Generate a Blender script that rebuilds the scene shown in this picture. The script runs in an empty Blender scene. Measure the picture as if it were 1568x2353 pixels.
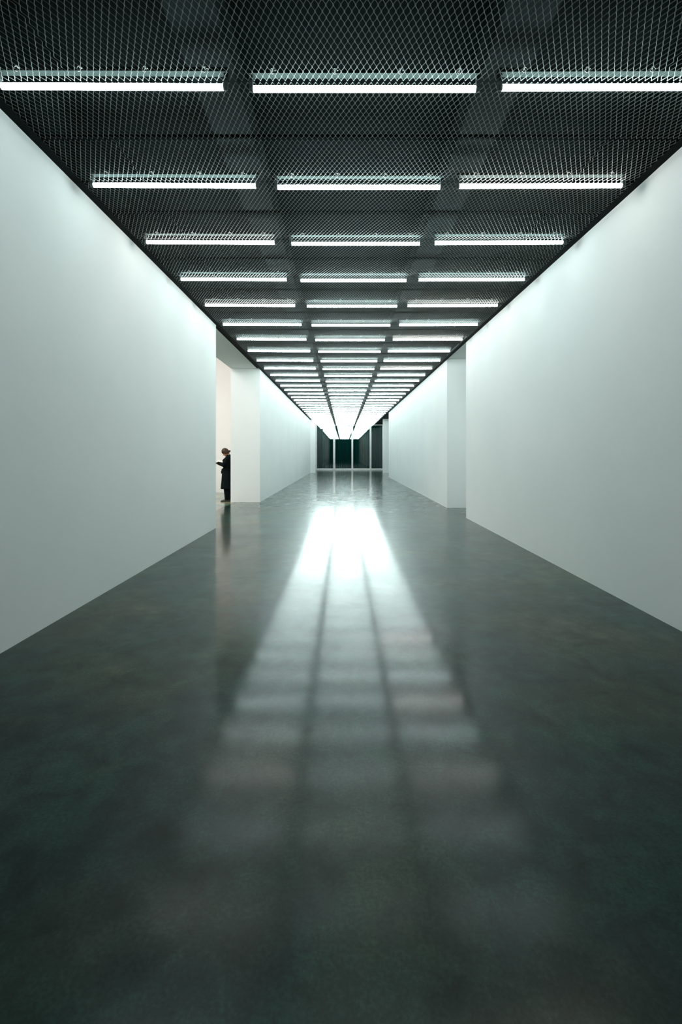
import bpy, bmesh, math, random
import numpy as np
from mathutils import Vector, Matrix

random.seed(7)
S = bpy.context.scene
C = S.collection

# ------------------------------------------------------------------ camera
EYE = 1.466                      # eye height, metres
F = 1098.0                       # focal length in pixels of the 1568x2353 frame
cam_d = bpy.data.cameras.new('camera')
cam = bpy.data.objects.new('camera', cam_d); C.objects.link(cam)
cam.location = (0, 0, EYE)
cam.rotation_euler = (math.pi / 2, 0, 0)
cam_d.sensor_fit = 'AUTO'; cam_d.sensor_width = 36.0
cam_d.lens = F / 2353 * 36.0
cam_d.shift_x = -6 / 2353
cam_d.shift_y = -134.5 / 2353
cam_d.clip_start = 0.05; cam_d.clip_end = 200
S.camera = cam

# ------------------------------------------------------------------ light and exposure
S.view_settings.view_transform = 'Standard'
S.view_settings.look = 'None'
S.view_settings.gamma = 1.0
S.view_settings.exposure = 0.0
S.view_settings.use_curve_mapping = False
TUBE = 29.0                      # radiance of the fluorescent tubes
# the rows by the camera are dimmed, the output rises down the corridor (factor per row, first row in view = 0)
DIM = {-1: 0.38, 0: 0.62, 1: 0.94, 2: 1.10, 3: 1.18, 4: 1.24}
DIM_FAR = 1.28
TUBE_COOL = (0.815, 1.0, 0.985)
TUBE_WARM = (0.96, 0.97, 0.94)
w = bpy.data.worlds.new('world'); S.world = w; w.use_nodes = True
w.node_tree.nodes['Background'].inputs[0].default_value = (0.5, 0.6, 0.6, 1)
w.node_tree.nodes['Background'].inputs[1].default_value = 0.0

def area(name, loc, rot, sx, sy, power, col):
    l = bpy.data.lights.new(name, 'AREA'); l.shape = 'RECTANGLE'; l.size = sx; l.size_y = sy
    l.energy = power; l.color = col
    o = bpy.data.objects.new(name, l); C.objects.link(o); o.location = loc; o.rotation_euler = rot
    return o
# warm gallery lighting of the side room (ceiling of that room)
area('side_room_light', (-7.6, 11.0, 6.1), (0, 0, 0), 6.0, 9.0, 780, (1.0, 0.955, 0.925))

# unseen cool fill light, added to brighten the face in the right recess
area('recess_fill_light', (5.0, 9.9, 3.6), (0, 0, 0), 1.2, 1.2, 45, (0.84, 1.0, 1.0))

# ------------------------------------------------------------------ materials
def mat(name, col, rough=0.6, metal=0.0, spec=0.5):
    m = bpy.data.materials.new(name); m.use_nodes = True
    b = m.node_tree.nodes['Principled BSDF']
    b.inputs['Base Color'].default_value = (*col, 1)
    b.inputs['Roughness'].default_value = rough
    b.inputs['Metallic'].default_value = metal
    b.inputs['Specular IOR Level'].default_value = spec
    return m

def noisy(name, c1, c2, scale, rough=0.6, metal=0.0, spec=0.5, bump=0.0, detail=4.0, stretch=(1, 1, 1)):
    m = mat(name, c1, rough, metal, spec)
    nt = m.node_tree; b = nt.nodes['Principled BSDF']
    tc = nt.nodes.new('ShaderNodeTexCoord'); mp = nt.nodes.new('ShaderNodeMapping')
    mp.inputs['Scale'].default_value = stretch
    nz = nt.nodes.new('ShaderNodeTexNoise'); nz.inputs['Scale'].default_value = scale; nz.inputs['Detail'].default_value = detail
    rp = nt.nodes.new('ShaderNodeValToRGB')
    rp.color_ramp.elements[0].position = 0.3; rp.color_ramp.elements[0].color = (*c1, 1)
    rp.color_ramp.elements[1].position = 0.7; rp.color_ramp.elements[1].color = (*c2, 1)
    L = nt.links.new
    L(tc.outputs['Object'], mp.inputs['Vector']); L(mp.outputs[0], nz.inputs['Vector'])
    L(nz.outputs['Fac'], rp.inputs[0]); L(rp.outputs[0], b.inputs['Base Color'])
    if bump:
        bp = nt.nodes.new('ShaderNodeBump'); bp.inputs['Strength'].default_value = bump; bp.inputs['Distance'].default_value = 0.01
        L(nz.outputs['Fac'], bp.inputs['Height']); L(bp.outputs[0], b.inputs['Normal'])
    return m

def emit(name, col, strength):
    m = bpy.data.materials.new(name); m.use_nodes = True; nt = m.node_tree
    nt.nodes.clear()
    e = nt.nodes.new('ShaderNodeEmission'); o = nt.nodes.new('ShaderNodeOutputMaterial')
    e.inputs[0].default_value = (*col, 1); e.inputs[1].default_value = strength
    nt.links.new(e.outputs[0], o.inputs[0])
    return m

def floor_material(name='polished_concrete', tint=(1, 1, 1)):
    m = mat(name, (0.06, 0.07, 0.066), 0.2)
    nt = m.node_tree; b = nt.nodes['Principled BSDF']; L = nt.links.new
    tc = nt.nodes.new('ShaderNodeTexCoord')
    def noise(scale, detail, rough=0.55, dist=0.0):
        n = nt.nodes.new('ShaderNodeTexNoise'); n.inputs['Scale'].default_value = scale
        n.inputs['Detail'].default_value = detail; n.inputs['Roughness'].default_value = rough
        n.inputs['Distortion'].default_value = dist
        L(tc.outputs['Object'], n.inputs['Vector']); return n
    def ramp(src, p0, c0, p1, c1):
        r = nt.nodes.new('ShaderNodeValToRGB'); r.color_ramp.elements[0].position = p0; r.color_ramp.elements[0].color = (*c0, 1)
        r.color_ramp.elements[1].position = p1; r.color_ramp.elements[1].color = (*c1, 1); L(src, r.inputs[0]); return r
    def mix(kind, fac, a, bb):
        x = nt.nodes.new('ShaderNodeMix'); x.data_type = 'RGBA'; x.blend_type = kind
        if isinstance(fac, float): x.inputs[0].default_value = fac
        else: L(fac, x.inputs[0])
        L(a, x.inputs[6]); L(bb, x.inputs[7]); return x.outputs[2]
    big = noise(0.55, 5, 0.6, 0.6)
    base = ramp(big.outputs['Fac'], 0.32, (0.0055, 0.020, 0.0185), 0.68, (0.0195, 0.046, 0.039))
    hue = noise(0.8, 3, 0.5, 0.3)
    warm = ramp(hue.outputs['Fac'], 0.46, (1, 1, 1), 0.66, (2.5, 1.2, 0.85))
    col = mix('MULTIPLY', 1.0, base.outputs[0], warm.outputs[0])
    mid = noise(5.0, 6, 0.65, 0.4)
    mr = ramp(mid.outputs['Fac'], 0.30, (0.45, 0.48, 0.48), 0.72, (1.68, 1.62, 1.58))
    col = mix('MULTIPLY', 1.0, col, mr.outputs[0])
    gr = noise(70.0, 4, 0.7)
    grr = ramp(gr.outputs['Fac'], 0.30, (0.62, 0.62, 0.62), 0.70, (1.40, 1.40, 1.40))
    col = mix('MULTIPLY', 1.0, col, grr.outputs[0])
    grn = noise(0.37, 4, 0.6, 0.8)
    gn = ramp(grn.outputs['Fac'], 0.42, (1, 1, 1), 0.66, (0.80, 1.22, 1.02))
    col = mix('MULTIPLY', 1.0, col, gn.outputs[0])
    # small dark pits
    vor = nt.nodes.new('ShaderNodeTexVoronoi'); vor.inputs['Scale'].default_value = 9.0
    L(tc.outputs['Object'], vor.inputs['Vector'])
    pit = ramp(vor.outputs['Distance'], 0.035, (0.45, 0.45, 0.45), 0.07, (1, 1, 1))
    col = mix('MULTIPLY', 0.55, col, pit.outputs[0])
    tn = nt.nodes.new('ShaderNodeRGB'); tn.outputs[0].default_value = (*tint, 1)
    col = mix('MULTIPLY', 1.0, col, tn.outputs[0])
    L(col, b.inputs['Base Color'])
    # polish: worn duller in the first metres, glossy further down
    def remap(src, a0, a1, b0, b1, smooth=False):
        q = nt.nodes.new('ShaderNodeMapRange')
        if smooth: q.interpolation_type = 'SMOOTHSTEP'
        for nm, v in (('From Min', a0), ('From Max', a1), ('To Min', b0), ('To Max', b1)): q.inputs[nm].default_value = v
        L(src, q.inputs['Value']); return q.outputs[0]
    sx = nt.nodes.new('ShaderNodeSeparateXYZ'); L(tc.outputs['Object'], sx.inputs[0])
    worn = remap(sx.outputs['Y'], 0.8, 3.0, 0.21, 0.118, True)
    var = remap(noise(1.3, 5, 0.6, 0.5).outputs['Fac'], 0.3, 0.7, 0.86, 1.16)
    mu = nt.nodes.new('ShaderNodeMath'); mu.operation = 'MULTIPLY'; L(worn, mu.inputs[0]); L(var, mu.inputs[1])
    b.inputs['Roughness'].default_value = 0.285
    # thin sealer over burnished concrete
    b.inputs['IOR'].default_value = 1.12
    b.inputs['Coat IOR'].default_value = 1.23
    L(remap(noise(2.2, 7, 0.65, 0.6).outputs['Fac'], 0.32, 0.68, 0.72, 1.0), b.inputs['Coat Weight'])
    L(mu.outputs[0], b.inputs['Coat Roughness'])
    return m

def glass_material():
    m = bpy.data.materials.new('pane_glass'); m.use_nodes = True; nt = m.node_tree; nt.nodes.clear(); L = nt.links.new
    out = nt.nodes.new('ShaderNodeOutputMaterial'); mx = nt.nodes.new('ShaderNodeMixShader')
    tr = nt.nodes.new('ShaderNodeBsdfTransparent'); tr.inputs[0].default_value = (0.86, 0.93, 0.92, 1)
    gl = nt.nodes.new('ShaderNodeBsdfGlossy'); gl.inputs['Roughness'].default_value = 0.0
    fr = nt.nodes.new('ShaderNodeFresnel'); fr.inputs[0].default_value = 1.6
    L(fr.outputs[0], mx.inputs[0]); L(tr.outputs[0], mx.inputs[1]); L(gl.outputs[0], mx.inputs[2]); L(mx.outputs[0], out.inputs[0])
    return m

M = dict(
    wall=noisy('white_painted_plaster', (0.79, 0.81, 0.80), (0.83, 0.84, 0.83), 0.8, 0.85, spec=0.2, bump=0.02),
    room=noisy('warm_white_plaster', (0.82, 0.80, 0.78), (0.85, 0.83, 0.81), 0.8, 0.85, spec=0.2, bump=0.02),
    floor=floor_material(),
    pale=floor_material('concrete_painted_reflection', (6.6, 4.3, 4.6)),  # lighter warm tint stands in for bright reflections on the side-room floor
    joint=mat('joint_filler', (0.02, 0.022, 0.02), 0.6),
    slab=noisy('black_soffit_paint', (0.0025, 0.006, 0.006), (0.005, 0.010, 0.010), 1.2, 0.9, spec=0.1),
    black=mat('black_painted_steel', (0.003, 0.006, 0.006), 0.8, spec=0.1),
    mesh=noisy('grey_coated_steel', (0.15, 0.172, 0.165), (0.20, 0.21, 0.20), 6.0, 0.42, 0.35),
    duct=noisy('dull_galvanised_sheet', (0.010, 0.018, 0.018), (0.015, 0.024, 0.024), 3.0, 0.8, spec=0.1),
    batten=mat('grey_enamel', (0.045, 0.065, 0.063), 0.6, spec=0.2),
    cap=mat('dark_grey_plastic', (0.06, 0.075, 0.075), 0.45),
    clip=mat('bright_zinc', (0.5, 0.52, 0.52), 0.25, 0.8),
    alu=noisy('brushed_aluminium', (0.55, 0.56, 0.54), (0.64, 0.64, 0.62), 4.0, 0.45, 0.3),
    glass=glass_material(),
    curtain=noisy('dark_green_cloth', (0.004, 0.060, 0.056), (0.008, 0.085, 0.078), 3.0, 0.9, spec=0.1, stretch=(6, 6, 0.3)),
    skin=noisy('skin', (0.36, 0.17, 0.085), (0.42, 0.21, 0.11), 12.0, 0.55, spec=0.3),
    hair=noisy('brown_hair', (0.020, 0.010, 0.004), (0.048, 0.026, 0.011), 26.0, 0.5, spec=0.3, stretch=(1, 4, 1)),
    coat=noisy('black_wool', (0.004, 0.007, 0.007), (0.007, 0.011, 0.011), 40.0, 0.95, spec=0.05),
    trouser=mat('black_trouser_cloth', (0.004, 0.006, 0.007), 0.9, spec=0.05),
    shoe=mat('black_leather', (0.006, 0.010, 0.010), 0.35),
    paper=mat('pale_paper', (0.86, 0.76, 0.71), 0.8, spec=0.1),
    button=mat('pale_metal_button', (0.5, 0.55, 0.52), 0.4, 0.4),
)

# ------------------------------------------------------------------ mesh helpers
class MB:
    def __init__(self): self.v = []; self.f = []; self.mi = []; self.sm = []
    def add(self, vs, fs, mi=0, smooth=False):
        k = len(self.v); self.v += [tuple(p) for p in vs]
        for f in fs: self.f.append(tuple(i + k for i in f)); self.mi.append(mi); self.sm.append(smooth)
    def box(self, x0, x1, y0, y1, z0, z1, mi=0):
        vs = [(x0,y0,z0),(x1,y0,z0),(x1,y1,z0),(x0,y1,z0),(x0,y0,z1),(x1,y0,z1),(x1,y1,z1),(x0,y1,z1)]
        self.add(vs, [(0,3,2,1),(4,5,6,7),(0,1,5,4),(1,2,6,5),(2,3,7,6),(3,0,4,7)], mi)
    def rings(self, rs, caps=True, smooth=True, mi=0):
        n = len(rs[0]); vs = [p for r in rs for p in r]; fs = []
        for i in range(len(rs) - 1):
            for j in range(n):
                a = i*n + j; b = i*n + (j+1) % n
                fs.append((a, b, b+n, a+n))
        self.add(vs, fs, mi, smooth)
        if caps:
            k = len(self.v) - len(vs)
            self.f.append(tuple(k + j for j in reversed(range(n)))); self.mi.append(mi); self.sm.append(False)
            self.f.append(tuple(k + (len(rs)-1)*n + j for j in range(n))); self.mi.append(mi); self.sm.append(False)
    def tube(self, pts, radii, n=12, flat=1.0, up=(0, 0, 1), caps=True, round_ends=False):
        pts = [Vector(p) for p in pts]; radii = list(radii)
        if round_ends:
            d0 = (pts[0]-pts[1]).normalized(); d1 = (pts[-1]-pts[-2]).normalized()
            pts = [pts[0]+d0*radii[0]*.9, pts[0]+d0*radii[0]*.6] + pts + [pts[-1]+d1*radii[-1]*.6, pts[-1]+d1*radii[-1]*.9]
            radii = [radii[0]*.4, radii[0]*.8] + radii + [radii[-1]*.8, radii[-1]*.4]
        rs = []
        for i, p in enumerate(pts):
            a = pts[max(i-1, 0)]; b = pts[min(i+1, len(pts)-1)]
            t = (b - a).normalized(); u = Vector(up)
            if abs(t.dot(u)) > 0.95: u = Vector((0, 1, 0)) if abs(t.y) < .9 else Vector((1, 0, 0))
            s = t.cross(u).normalized(); u = s.cross(t)
            rs.append([p + (s*math.cos(q) + u*math.sin(q)*flat)*radii[i] for q in [2*math.pi*k/n for k in range(n)]])
        self.rings(rs, caps)
    def sphere(self, c, r, n=16, m=10, fn=None):
        rs = []
        for i in range(1, m):
            th = math.pi*i/m
            rs.append([Vector((math.sin(th)*math.cos(2*math.pi*j/n), math.sin(th)*math.sin(2*math.pi*j/n), math.cos(th))) for j in range(n)])
        top, bot = Vector((0, 0, 1)), Vector((0, 0, -1))
        f = fn or (lambda d: Vector(c) + Vector((d.x*r[0], d.y*r[1], d.z*r[2])))
        vs = [f(top)] + [f(p) for q in rs for p in q] + [f(bot)]
        fs = [(0, 1+j, 1+(j+1) % n) for j in range(n)]
        for i in range(m-2):
            for j in range(n):
                a = 1+i*n+j; b = 1+i*n+(j+1) % n
                fs.append((a, a+n, b+n, b))
        e = len(vs)-1; k = 1+(m-2)*n
        fs += [(e, k+(j+1) % n, k+j) for j in range(n)]
        self.add(vs, fs, 0, True)
    def build(self, name, ms, parent=None, bevel=0):
        me = bpy.data.meshes.new(name)
        me.from_pydata(self.v, [], self.f)
        for m in (ms if isinstance(ms, (list, tuple)) else [ms]): me.materials.append(m)
        me.polygons.foreach_set('material_index', self.mi)
        me.polygons.foreach_set('use_smooth', self.sm)
        bm = bmesh.new(); bm.from_mesh(me); bmesh.ops.recalc_face_normals(bm, faces=bm.faces)
        if bevel: bmesh.ops.bevel(bm, geom=list(bm.edges), offset=bevel, segments=2, affect='EDGES', profile=.5)
        bm.to_mesh(me); bm.free(); me.update()
        o = bpy.data.objects.new(name, me); C.objects.link(o)
        if parent: o.parent = parent
        return o

def tag(o, label=None, cat=None, group=None, kind=None):
    if label: o['label'] = label
    if cat: o['category'] = cat
    if group: o['group'] = group
    if kind: o['kind'] = kind
    return o
def struct(name, mb, m, label, cat, bevel=0):
    return tag(mb.build(name, m, bevel=bevel), label, cat, kind='structure')
def empty(name, loc):
    o = bpy.data.objects.new(name, None); C.objects.link(o); o.location = loc; return o
def boxes(*bs):
    mb = MB()
    for b in bs: mb.box(*b)
    return mb

# ------------------------------------------------------------------ the shell
XL, XR = -2.516, 2.787           # corridor wall faces
XLB = -3.40                      # room side of the thick left wall
CEIL = 4.0                       # level of the mesh ceiling
SOF = 4.03
END = 42.5                       # glass wall
BACK = -4.6                      # behind the camera

# floor: large slabs with thin filled joints
fb = MB()
def quad(x0, x1, y0, y1, mi=0): fb.add([(x0,y0,0),(x1,y0,0),(x1,y1,0),(x0,y1,0)], [(0,1,2,3)], mi)
JX, JY, g = -3.28, 8.60, 0.007
quad(-12.2, 6, BACK-.2, JY-g); quad(-12.2, 6, JY-g, JY+g, 1)
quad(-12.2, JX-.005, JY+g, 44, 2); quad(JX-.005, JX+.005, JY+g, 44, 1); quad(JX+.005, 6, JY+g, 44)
fb.box(-12.2, 6, BACK-.2, 44, -.2, -.002)
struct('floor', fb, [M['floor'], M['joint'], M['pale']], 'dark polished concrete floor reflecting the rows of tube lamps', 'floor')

H = 6.2
struct('wall_left', boxes((XLB, XL, BACK, 9.41, 0, SOF)), M['wall'], 'long white plaster wall on the left, from the camera to the bright opening', 'wall')
struct('wall_left_far', boxes((XLB, XL, 14.37, END+.2, 0, SOF)), M['wall'], 'white left wall beyond the bright opening, with its end face beside the person', 'wall')
struct('lintel_left', boxes((XLB, XL-.1, 9.41, 14.37, SOF, SOF+.1)), M['wall'], 'white soffit over the bright opening in the left wall', 'lintel')
struct('pier_left', boxes((XL, -2.13, 36.0, 36.3, 0, CEIL)), M['wall'], 'narrow white pier on the left just before the glass end', 'pier')
struct('wall_room_upper', boxes((XLB, XLB+.2, 3.8, 18.1, SOF+.1, H)), M['room'], 'upper white wall of the side room over the opening', 'wall')
struct('trim_8', boxes((XL-.1, XL-.002, BACK, END+.2, SOF, 4.7)), M['slab'], 'black lining above the left wall, behind the mesh', 'trim')
struct('trim_9', boxes((2.8, 2.9, BACK, 29.5, SOF, 4.7)), M['slab'], 'black lining above the right wall, behind the mesh', 'trim')
struct('wall_room_back', boxes((-12.2, XLB, 17.9, 18.1, 0, H)), M['room'], 'brightly lit warm white wall of the side room behind the person', 'wall')
struct('wall_room_side', boxes((-12.2, -12.0, 4.0, 18.0, 0, H)), M['room'], 'outer white wall of the side room', 'wall')
struct('wall_room_front', boxes((-12.2, XLB, 3.8, 4.0, 0, H)), M['room'], 'near white wall of the side room', 'wall')
struct('ceiling_room', boxes((-12.2, XLB, 3.8, 18.1, H, H+.2)), M['room'], 'high white ceiling of the side room', 'ceiling')
XRB = 3.75
struct('wall_right', boxes((XR, XRB, BACK, 10.87, 0, SOF)), M['wall'], 'long white plaster wall on the right, from the camera to the recess', 'wall')
struct('wall_right_far', boxes((XR, XRB, 12.88, 29.5, 0, SOF)), M['wall'], 'white right wall beyond the recess, its end face pale blue', 'wall')
struct('wall_recess', boxes((5.8, 6.0, 8.6, 13.1, 0, SOF), (3.75, 5.8, 8.6, 8.8, 0, SOF), (3.75, 5.8, 12.88, 13.1, 0, SOF)), M['wall'], 'white walls of the lobby inside the recess on the right', 'wall')
struct('ceiling_lobby', boxes((3.75, 6.0, 8.6, 13.1, SOF, SOF+.1)), M['wall'], 'white ceiling of the lobby inside the recess', 'ceiling')
struct('lintel_right', boxes((XR, XRB, 10.87, 12.88, SOF-.0005, SOF+.1)), M['wall'], 'white soffit over the recess in the right wall', 'lintel')
struct('wall_right_end', boxes((2.967, 4.7, 35.9, 36.2, 0, 4.07)), M['wall'], 'white end face on the right just before the glass end', 'wall')
struct('wall_bay', boxes((4.5, 4.7, 29.3, 35.9, 0, 4.7)), M['wall'], 'white side wall of the bay before the glass end', 'wall')
struct('wall_right_last', boxes((3.6, 3.8, 36.2, END+.2, 0, 4.7)), M['wall'], 'last short white wall on the right beside the glass', 'wall')
struct('ceiling_bay', boxes((XR+.02, 4.6, 29.5, END, 4.09, 4.14)), M['slab'], 'black soffit over the bay on the right before the glass end', 'ceiling')
struct('wall_end', boxes((-3.4, 4.2, 43.6, 43.8, 0, 4.8)), M['slab'], 'dark wall behind the curtains', 'wall')
struct('wall_behind', boxes((XLB, XRB, BACK-.2, BACK, 0, 4.7)), M['slab'], 'dark wall behind the camera', 'wall')
struct('trim_1', boxes((XL, XL+.075, BACK, END-.1, CEIL-.008, CEIL+.03)), M['black'], 'black steel angle along the top of the left wall', 'trim')
struct('trim_2', boxes((XR-.075, XR, BACK, 29.5, CEIL-.008, CEIL+.03)), M['black'], 'black steel angle along the top of the right wall', 'trim')

# ------------------------------------------------------------------ ceiling: black soffit, steel rails, expanded-metal panels
slab = struct('ceiling', boxes((XL, 3.8, BACK, END+.4, 4.62, 4.7)), M['slab'], 'dark ceiling of expanded metal mesh below a black soffit', 'ceiling')

CX, CY = 0.0422, 0.0393          # diamond: width across the corridor, half length along it
NROW = 15
def mesh_panel_data(name, segs):
    t = math.radians(36); c, e = math.cos(t), math.sin(t)
    wd = np.array([-c, 0, e]); nd = np.array([e, 0, c])
    W, T, bond, off = 0.0048, 0.0017, 0.008, 0.0016
    V = []; Fc = []; base = 0
    corners = [wd*W/2 + nd*T/2, -wd*W/2 + nd*T/2, -wd*W/2 - nd*T/2, wd*W/2 - nd*T/2]
    for xa, xb in segs:
        n = int((xb - xa)/CX) + 2
        for j in range(NROW):
            xs = xa + np.arange(n)*CX + (CX/2 if j % 2 else 0)
            for s in (-1, 1):
                x1 = xs + s*CX/2
                ok = (xs >= xa - .001) & (xs <= xb + .001) & (x1 >= xa - .001) & (x1 <= xb + .001)
                a = xs[ok] + s*off; b = x1[ok] - s*off; k = len(a)
                if not k: continue
                y0 = j*CY + .005
                pts = [(a, y0), (a + s*.001, y0 + bond), (b - s*.001, y0 + CY - bond), (b, y0 + CY)]
                blk = np.zeros((k, 4, 4, 3))
                for p, (px, py) in enumerate(pts):
                    for q in range(4):
                        blk[:, p, q, 0] = px + corners[q][0]; blk[:, p, q, 1] = py; blk[:, p, q, 2] = corners[q][2]
                V.append(blk.reshape(-1, 3))
                fl = []
                for p in range(3):
                    for q in range(4):
                        fl.append((p*4+q, p*4+(q+1) % 4, (p+1)*4+(q+1) % 4, (p+1)*4+q))
                fl = np.array(fl)
                Fc.append((fl[None] + base + 16*np.arange(k)[:, None, None]).reshape(-1, 4)); base += 16*k
    V = np.concatenate(V); Fc = np.concatenate(Fc)
    me = bpy.data.meshes.new(name)
    me.vertices.add(len(V)); me.vertices.foreach_set('co', V.astype(np.float32).ravel())
    me.loops.add(Fc.size); me.loops.foreach_set('vertex_index', Fc.astype(np.int32).ravel())
    me.polygons.add(len(Fc)); me.polygons.foreach_set('loop_start', np.arange(0, Fc.size, 4, dtype=np.int32))
    me.update(calc_edges=True); me.validate()
    me.materials.append(M['mesh'])
    return me
xa, xb = XL + .05, XR - .05
meA = mesh_panel_data('mesh_panel', [(xa, -1.15), (-1.162, 1.55), (1.538, xb)])
meB = mesh_panel_data('mesh_panel', [(xa, -1.84), (-1.852, .86), (.848, 2.15), (2.138, xb)])
Y0, PITCH = 3.255, 1.2           # first lamp row in view, row spacing
K0, K1 = -1, 32
rail = boxes((xa, xb, -.008, .008, 0, .025))
railo = None
for k in range(-6, K1 + 1):
    yk = Y0 + k*PITCH
    for h, me in ((0, meA), (1, meB)):
        if yk + .6*h + .6 > END: continue
        o = bpy.data.objects.new('mesh_panel', me); C.objects.link(o); o.parent = slab
        o.location = (0, yk + .6*h, CEIL)
    if yk + .6 < END:
        if railo is None: railo = rail.build('support_rail', M['black'], slab); r = railo
        else: r = railo.copy(); C.objects.link(r)
        r.location = (0, yk + .6, CEIL + .012)

# ducts above the mesh
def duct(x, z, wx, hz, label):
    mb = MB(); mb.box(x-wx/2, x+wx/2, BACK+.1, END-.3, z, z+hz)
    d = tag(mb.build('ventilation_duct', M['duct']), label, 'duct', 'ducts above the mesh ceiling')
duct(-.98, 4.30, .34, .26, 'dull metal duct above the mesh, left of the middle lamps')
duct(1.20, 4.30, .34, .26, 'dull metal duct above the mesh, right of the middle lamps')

# ------------------------------------------------------------------ fluorescent lamps
LEN = 1.512; TR = 0.0205; TZ = EYE + 2.490
TM = {}
def tube_mat(level, warm):
    if (level, warm) not in TM:
        TM[level, warm] = emit('lit_tube_warm' if warm else 'lit_tube_cool', TUBE_WARM if warm else TUBE_COOL, TUBE*level)
    return TM[level, warm]
def lamp_proto():
    root = empty('fluorescent_lamp', (0, 0, TZ))
    t = MB(); t.tube([(-LEN/2, 0, 0), (LEN/2, 0, 0)], [TR, TR], 12); t.build('tube', tube_mat(DIM_FAR, False), root)
    for s in (-1, 1):
        c = MB(); c.tube([(s*LEN/2, 0, 0), (s*(LEN/2+.028), 0, 0)], [TR*.98, TR*.9], 12)
        c.box(min(s*(LEN/2+.004), s*(LEN/2+.03)), max(s*(LEN/2+.004), s*(LEN/2+.03)), -.012, .012, 0, .09)
        c.build('end_cap', M['cap'], root)
    b = MB(); b.box(-LEN/2-.03, LEN/2+.03, -.024, .024, .09, .118)
    b.build('batten', M['batten'], root)
    for x in (-.62, -.20, .24, .64):
        c = MB(); n = 16
        pts = [(x+.018*math.cos(q), -.05, .085+.018*math.sin(q)) for q in [2*math.pi*i/n*.86 for i in range(n)]]
        c.tube(pts, [.005]*n, 6); c.box(x-.004, x+.004, -.05, -.02, .096, .104)
        c.build('clip', M['clip'], root)
    return root
ORD = ['zeroth','first','second','third','fourth','fifth','sixth','seventh','eighth','ninth','tenth','eleventh','twelfth','thirteenth',
       'fourteenth','fifteenth','sixteenth','seventeenth']
proto = lamp_proto(); pparts = list(proto.children); used = False
tube0 = next(c for c in pparts if c.name.startswith('tube')); TD = {}
def tube_data(level, warm):
    if (level, warm) not in TD:
        TD[level, warm] = tube0.data.copy(); TD[level, warm].materials[0] = tube_mat(level, warm)
    return TD[level, warm]
LX = {'left': -1.575, 'middle': 0.142, 'right': 1.836}
WARM = {(1, 'right'), (2, 'left'), (4, 'left'), (4, 'right'), (6, 'right'), (9, 'right')}
for k in range(K0, K1 + 1):
    for side, x in LX.items():
        if k < 0:
            q = -k
            lab = f'{side} fluorescent tube lamp overhead, {ORD[q]} row back from the first row in view'
        elif k <= 16: lab = f'{side} of three lit fluorescent tube lamps in the {ORD[k+1]} row from the camera'
        else: lab = f'{side} of three lit fluorescent tube lamps in the {ORD[K1-k+1]} row before the glass end'
        td = tube_data(DIM.get(k, DIM_FAR), (k, side) in WARM)
        if not used: o = proto; used = True; tube0.data = td
        else:
            o = proto.copy(); C.objects.link(o)
            for p in pparts:
                if k > 14 and p.name.startswith('clip'): continue
                c = p.copy(); C.objects.link(c); c.parent = o
                if p is tube0: c.data = td
        dz = {'left': .008, 'middle': -.008, 'right': .004}[side]
        o.location = (x, Y0 + k*PITCH, TZ + dz)
        o.rotation_euler = (0, {'left': .005, 'middle': 0, 'right': -.004}[side], 0)
        tag(o, lab, 'lamp', 'fluorescent tube lamps in the mesh ceiling')

# ------------------------------------------------------------------ glass end with curtains
FR = [(-2.505, -2.37), (-.93, -.74), (.695, .85), (2.315, 2.475), (3.45, 3.6)]
for i, (a, b) in enumerate(FR):
    struct(f'trim_{i+3}', boxes((a, b, END-.06, END+.06, 0, 4.06)), M['alu'],
           'upright aluminium post of the glass end, ' + ['at the left wall','second from the left','in the middle','second from the right','at the right wall'][i], 'post', bevel=.006)
names = ['leftmost', 'second from the left', 'third from the left', 'rightmost']
for i in range(4):
    a, b = FR[i][1], FR[i+1][0]
    fr = boxes((a, b, END-.04, END+.04, 0, .138), (a, b, END-.04, END+.04, 3.945, 4.06))
    wo = struct(f'window_{i+1}', fr, M['alu'], f'tall glass pane with metal rails at the corridor end, {names[i]}', 'window')
    p = boxes((a, b, END-.006, END+.006, .138, 3.945)).build('pane', M['glass'], wo)
    # pleated curtain hanging behind the pane
    mb = MB(); n = int((b-a)/.012); top = []; rnd = random.Random(i)
    ph = rnd.random()*6
    prof = []
    for j in range(n+1):
        x = a - .06 + (b-a+.12)*j/n
        y = .045*math.sin(x*2*math.pi/.17 + ph + .8*math.sin(x*3.1+i)) + .012*math.sin(x*47+i)
        prof.append((x, END+.55+y))
    for y_off, flip in ((0, 0), (.006, 1)):
        vs = [(x, y+y_off, z) for z in (.03, 1.4, 2.7, 4.05) for x, y in prof]
        m_ = n+1; fs = []
        for r_ in range(3):
            for j in range(n):
                q = (r_*m_+j, r_*m_+j+1, (r_+1)*m_+j+1, (r_+1)*m_+j)
                fs.append(q if not flip else q[::-1])
        mb.add(vs, fs, 0, True)
    me_ = mb.build('pleated_curtain', M['curtain'])
    tag(me_, f'dark green pleated curtain hanging behind the {names[i]} glass pane', 'curtain', 'curtains behind the glass end')

# ------------------------------------------------------------------ the person in the opening
PY = 14.66
def PX(px): return (px - 790)/74.9
def PZ(py): return EYE + (1042 - py)/74.9
person_loc = Vector((-3.575, PY, 0))
def P(x, y, z): return Vector((x, y, z)) - Vector((person_loc.x, 0, 0))   # y is given relative to PY
TH = math.radians(41)
HC = Vector((-3.625, 0, 1.505))
hf = Vector((-math.cos(TH), 0, -math.sin(TH))); hu = Vector((-math.sin(TH), 0, math.cos(TH))); hs = Vector((0, 1, 0))
def HP(f, s, u): return HC + hf*f + hs*s + hu*u - Vector((person_loc.x, 0, 0))

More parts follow.
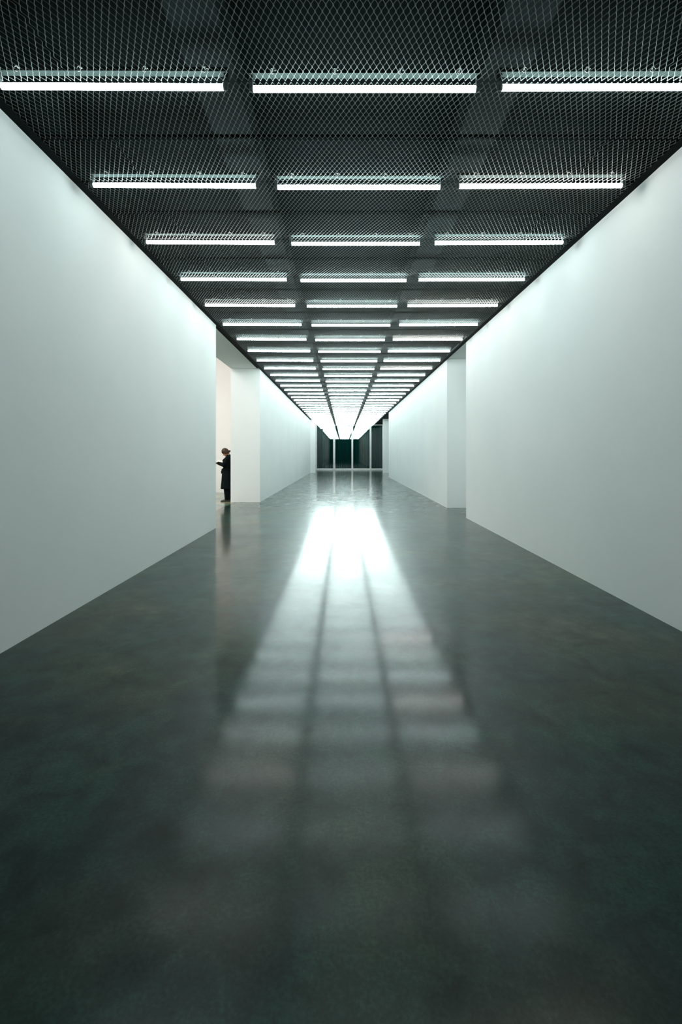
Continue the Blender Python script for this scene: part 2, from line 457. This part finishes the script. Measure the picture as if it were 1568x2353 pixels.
def ring_ell(cx, cy, z, a, b, n=28, p=2.3):
    out = []
    for j in range(n):
        q = 2*math.pi*j/n; cc, ss = math.cos(q), math.sin(q)
        out.append(Vector((cx + a*math.copysign(abs(cc)**(2/p), cc), cy + b*math.copysign(abs(ss)**(2/p), ss), z)) - Vector((person_loc.x, 0, 0)))
    return out
def remeshed(mb, name, m, parent, voxel, smooth=4):
    o = mb.build(name, m)
    r = o.modifiers.new('r', 'REMESH'); r.mode = 'VOXEL'; r.voxel_size = voxel; r.use_smooth_shade = True
    s = o.modifiers.new('s', 'SMOOTH'); s.iterations = smooth; s.factor = .5
    dg = bpy.context.evaluated_depsgraph_get()
    me = bpy.data.meshes.new_from_object(o.evaluated_get(dg)); o.modifiers.clear(); o.data = me; me.name = name
    if parent: o.parent = parent
    return o

# joints
SH = [P(-3.525, s*.165, 1.315) for s in (-1, 1)]
EL = [P(-3.645, s*.205, 1.122) for s in (-1, 1)]
WR = [P(-3.826, -.085, 1.172), P(-3.826, .085, 1.176)]
def body():
    b = MB()
    # skull, face, jaw, nose, ears, neck
    b.sphere(None, None, 24, 16, lambda d: HP(.098*d.x + .004, .074*d.y, .118*d.z + .006))
    b.sphere(None, None, 18, 12, lambda d: HP(.052 + .040*d.x, .050*d.y, -.062 + .062*d.z))
    b.tube([HP(.086, 0, .0), HP(.098, 0, -.024), HP(.106, 0, -.040)], [.008, .009, .011], 10, round_ends=True)
    b.tube([HP(.088, -.016, -.078), HP(.092, 0, -.080), HP(.088, .016, -.078)], [.007, .009, .007], 8, round_ends=True)
    b.sphere(None, None, 10, 8, lambda d: HP(.072 + .018*d.x, .022*d.y, -.112 + .015*d.z))
    for s in (-1, 1):
        b.sphere(None, None, 10, 8, lambda d: HP(-.012 + .016*d.x, s*.076 + .009*d.y, -.025 + .030*d.z))
        b.sphere(None, None, 10, 8, lambda d: HP(.086 + .008*d.x, s*.031 + .013*d.y, .002 + .008*d.z))
    b.tube([HP(-.012, 0, -.06), P(-3.545, 0, 1.43), P(-3.515, 0, 1.33)], [.052, .052, .062], 16)
    # trunk
    tr = [(-3.53, 1.36, .06, .09), (-3.535, 1.32, .085, .165), (-3.545, 1.24, .10, .165), (-3.555, 1.12, .095, .145),
          (-3.575, 1.02, .080, .125), (-3.575, .92, .090, .150), (-3.57, .82, .090, .150)]
    b.rings([ring_ell(x, 0, z, a, w_) for x, z, a, w_ in tr])
    for s in (-1, 1):
        b.tube([P(-3.555, s*.08, .86), P(-3.56, s*.085, .47), P(-3.55, s*.085, .40), P(-3.535, s*.085, .07)], [.085, .058, .052, .036], 14)
        b.tube([P(-3.53, s*.085, .05), P(-3.64, s*.09, .035), P(-3.70, s*.09, .03)], [.035, .032, .022], 12, round_ends=True)
    for i, s in enumerate((-1, 1)):
        b.tube([SH[i], (SH[i]+EL[i])/2, EL[i]], [.050, .044, .038], 14, round_ends=True)
        b.tube([EL[i], (EL[i]+WR[i])/2, WR[i]], [.038, .033, .025], 14, round_ends=True)
        # hand: palm, four fingers closing on the leaflet, thumb above it
        d = (WR[i]-EL[i]).normalized(); side = Vector((0, -s, 0)); side = (side - d*side.dot(d)).normalized()   # towards the middle
        upv = d.cross(side); upv = upv if upv.z > 0 else -upv
        pc = WR[i] + d*.045
        b.tube([WR[i], WR[i]+d*.03, WR[i]+d*.075], [.024, .036, .036], 12, flat=.48, up=tuple(upv))
        for q, ln in enumerate((.062, .072, .068, .052)):
            a0 = WR[i] + d*.070 + side*(.027 - .018*q)
            p1 = a0 + d*ln*.42 - upv*.006
            p2 = p1 + d*ln*.18 + side*ln*.12 - upv*ln*.38
            p3 = p2 - d*ln*.22 + side*ln*.12 - upv*ln*.16
            b.tube([a0, p1, p2, p3], [.0095, .009, .0085, .0075], 8, round_ends=True)
        t0 = WR[i] + d*.022 + side*.026
        b.tube([t0, t0 + d*.022 + side*.020 + upv*.006, t0 + d*.050 + side*.026 + upv*.010], [.012, .0105, .009], 8, round_ends=True)
    return b
person = remeshed(body(), 'person', M['skin'], None, .0052, 3)
person.location = person_loc
tag(person, 'person in a long black belted coat, head bowed over a leaflet, in the bright opening', 'person')

# hair: a cap down to the brow and nape, and a bun
def hair_fn(d):
    p = HP(.112*d.x - .002, .088*d.y, .130*d.z + .008)
    dz = p.z - HC.z
    lim = -.030 - .016*max(0, -d.x)
    t = min(1, max(0, (lim - dz)/.035)); t = t*t*(3-2*t)
    return p.lerp(HP(.085*d.x, .066*d.y, .105*d.z), t)
hb = MB(); hb.sphere(None, None, 72, 60, hair_fn)
hair = hb.build('hair', M['hair'], person)
bb = MB(); bb.sphere(None, None, 18, 12, lambda d: HP(-.108 + .040*d.x, .036*d.y, -.056 + .032*d.z))
bb.build('bun', M['hair'], hair)

# coat: trunk to below the knee, sleeves, collar
prof = [  # z, front x, back x, half width
    (1.395, -3.572, -3.470, .062), (1.372, -3.585, -3.455, .085), (1.350, -3.602, -3.445, .130), (1.322, -3.620, -3.438, .180), (1.285, -3.645, -3.434, .198),
    (1.235, -3.668, -3.434, .200), (1.160, -3.672, -3.438, .192), (1.080, -3.684, -3.448, .180), (1.010, -3.694, -3.470, .168),
    (.965, -3.704, -3.472, .170), (.915, -3.720, -3.452, .182), (.80, -3.728, -3.432, .198), (.65, -3.738, -3.425, .212),
    (.50, -3.752, -3.420, .226), (.405, -3.762, -3.418, .236), (.384, -3.752, -3.424, .232)]
cb = MB(); rs = []
for z, fx, bx, hw in prof: rs.append(ring_ell((fx+bx)/2, 0, z, (bx-fx)/2, hw, 40, 2.4))
# soft folds in the skirt
for r_, (z, *_q) in zip(rs, prof):
    if z < .93:
        k = (.93 - z)/.55
        c0 = sum(r_, Vector())/len(r_)
        for j, v in enumerate(r_):
            s_ = 1 + .025*k*math.sin(7*2*math.pi*j/len(r_)); v.x = c0.x + (v.x-c0.x)*(1 if abs(v.x-c0.x) > .13 else s_); v.y = c0.y + (v.y-c0.y)*s_
cb.rings(rs)
for i in range(2):
    wr = WR[i]; d = (wr-EL[i]).normalized()
    cb.tube([SH[i]+Vector((.01, 0, .012)), SH[i]*.6+EL[i]*.4, EL[i]+Vector((.008, 0, -.006))], [.075, .070, .062], 16, round_ends=True)
    cb.tube([EL[i]+Vector((.008, 0, -.006)), (EL[i]+wr)/2, wr + d*.012], [.062, .056, .050], 16, round_ends=False)
    cb.sphere(EL[i]+Vector((.008, 0, -.006)), (.062, .062, .062))
coat = remeshed(cb, 'coat', M['coat'], person, .007, 3)
# collar and lapels
col = MB()
def col_ring(z, cx, a, b_, t):
    return ring_ell(cx, 0, z, a, b_, 24, 2.0)
col.rings([col_ring(1.350, -3.525, .088, .100, 0), col_ring(1.400, -3.528, .072, .080, 0), col_ring(1.436, -3.520, .060, .068, 0), col_ring(1.432, -3.520, .053, .060, 0), col_ring(1.38, -3.525, .055, .062, 0)], caps=False)
col.build('collar', M['coat'], coat)
for s in (-1, 1):
    lp = MB()
    vs = [P(-3.600, s*.035, 1.375), P(-3.600, s*.085, 1.365), P(-3.692, s*.125, 1.262), P(-3.690, s*.05, 1.16), P(-3.685, s*.012, 1.08)]
    k2 = [v + Vector((.012, 0, -.004)) for v in vs]; n = len(vs)
    lp.add(vs + k2, [tuple(range(n)), tuple(reversed(range(n, 2*n)))] + [(j, (j+1) % n, n+(j+1) % n, n+j) for j in range(n)])
    lp.build('lapel', M['coat'], coat)
bt = MB(); bt.sphere(P(-3.508, -.082, 1.424), (.008, .005, .010), 10, 8); bt.build('button', M['button'], coat)
# belt with a knot
bl = MB()
bl.rings([ring_ell(-3.588, 0, .958, .126, .182, 32, 2.4), ring_ell(-3.588, 0, .963, .130, .186, 32, 2.4), ring_ell(-3.588, 0, 1.000, .128, .184, 32, 2.4), ring_ell(-3.588, 0, 1.005, .122, .178, 32, 2.4)])
belt = bl.build('belt', M['coat'], coat)
kn = MB(); kn.sphere(P(-3.722, -.02, .978), (.020, .034, .026), 12, 8)
for s in (-1, 1):
    kn.tube([P(-3.728, -.02, .975), P(-3.738, -.02+s*.02, .93), P(-3.735, -.02+s*.035, .86)], [.012, .016, .014], 8, flat=.5, round_ends=True)
kn.build('knot', M['coat'], belt)
# trousers and shoes
tb = MB()
for s in (-1, 1):
    rs = [ring_ell(cx, s*.088, z, a, b_, 22, 2.2) for z, cx, a, b_ in
          ((.80, -3.56, .10, .086), (.60, -3.562, .100, .086), (.40, -3.555, .104, .084), (.22, -3.546, .092, .080), (.075, -3.540, .086, .078), (.060, -3.540, .080, .072))]
    tb.rings(rs)
tb.build('trousers', M['trouser'], person)
for s in (-1, 1):
    sh = MB(); y = s*.09
    pr = [(-3.462, .030, .040, .056), (-3.475, .038, .050, .082), (-3.54, .044, .05, .090), (-3.60, .042, .05, .082), (-3.66, .046, .04, .058), (-3.71, .043, .03, .044), (-3.738, .030, .02, .032), (-3.750, .012, .01, .022)]
    rs = []
    for x, hw, _, top in pr:
        rs.append([P(x, y + hw*math.cos(q), .004 + top*max(0, math.sin(q))**.7 if math.sin(q) > 0 else .004) for q in [2*math.pi*j/18 for j in range(18)]])
    sh.rings(rs); so = sh.build('shoe', M['shoe'], person)
    sl = MB(); rs2 = [(x, hw) for x, hw, _, _ in pr]
    top = [P(x, y - hw*1.05, .012) for x, hw in rs2] + [P(x, y + hw*1.05, .012) for x, hw in reversed(rs2)]
    bot = [Vector((v.x, v.y, 0.0)) for v in top]; n = len(top)
    sl.add(top + bot, [tuple(range(n)), tuple(reversed(range(n, 2*n)))] + [(j, (j+1) % n, n+(j+1) % n, n+j) for j in range(n)])
    sl.build('sole', M['shoe'], so)

# open leaflet held in both hands
lf = MB()
yn, yf = -.075, .105
for a, b, za, zb in ((yn, .004, 1.190, 1.222), (.004, yf, 1.222, 1.248)):
    x0, x1 = -3.878, -3.672
    top = [Vector((x0, PY+a, za+.006)), Vector((x1, PY+a, za-.006)), Vector((x1, PY+b, zb-.006)), Vector((x0, PY+b, zb+.006))]
    bot = [v + Vector((0, .0005, -.003)) for v in top]
    lf.add(top+bot, [(0,1,2,3), (7,6,5,4), (0,4,5,1), (1,5,6,2), (2,6,7,3), (3,7,4,0)])
tag(lf.build('leaflet', M['paper']), 'pale open leaflet held in the hands of the person in black', 'leaflet')

# ------------------------------------------------------------------ bounces
S.cycles.max_bounces = 10
S.cycles.diffuse_bounces = 6
S.cycles.glossy_bounces = 5
S.cycles.transparent_max_bounces = 12
S.cycles.sample_clamp_indirect = 8.0
S.cycles.caustics_reflective = False
S.cycles.caustics_refractive = False
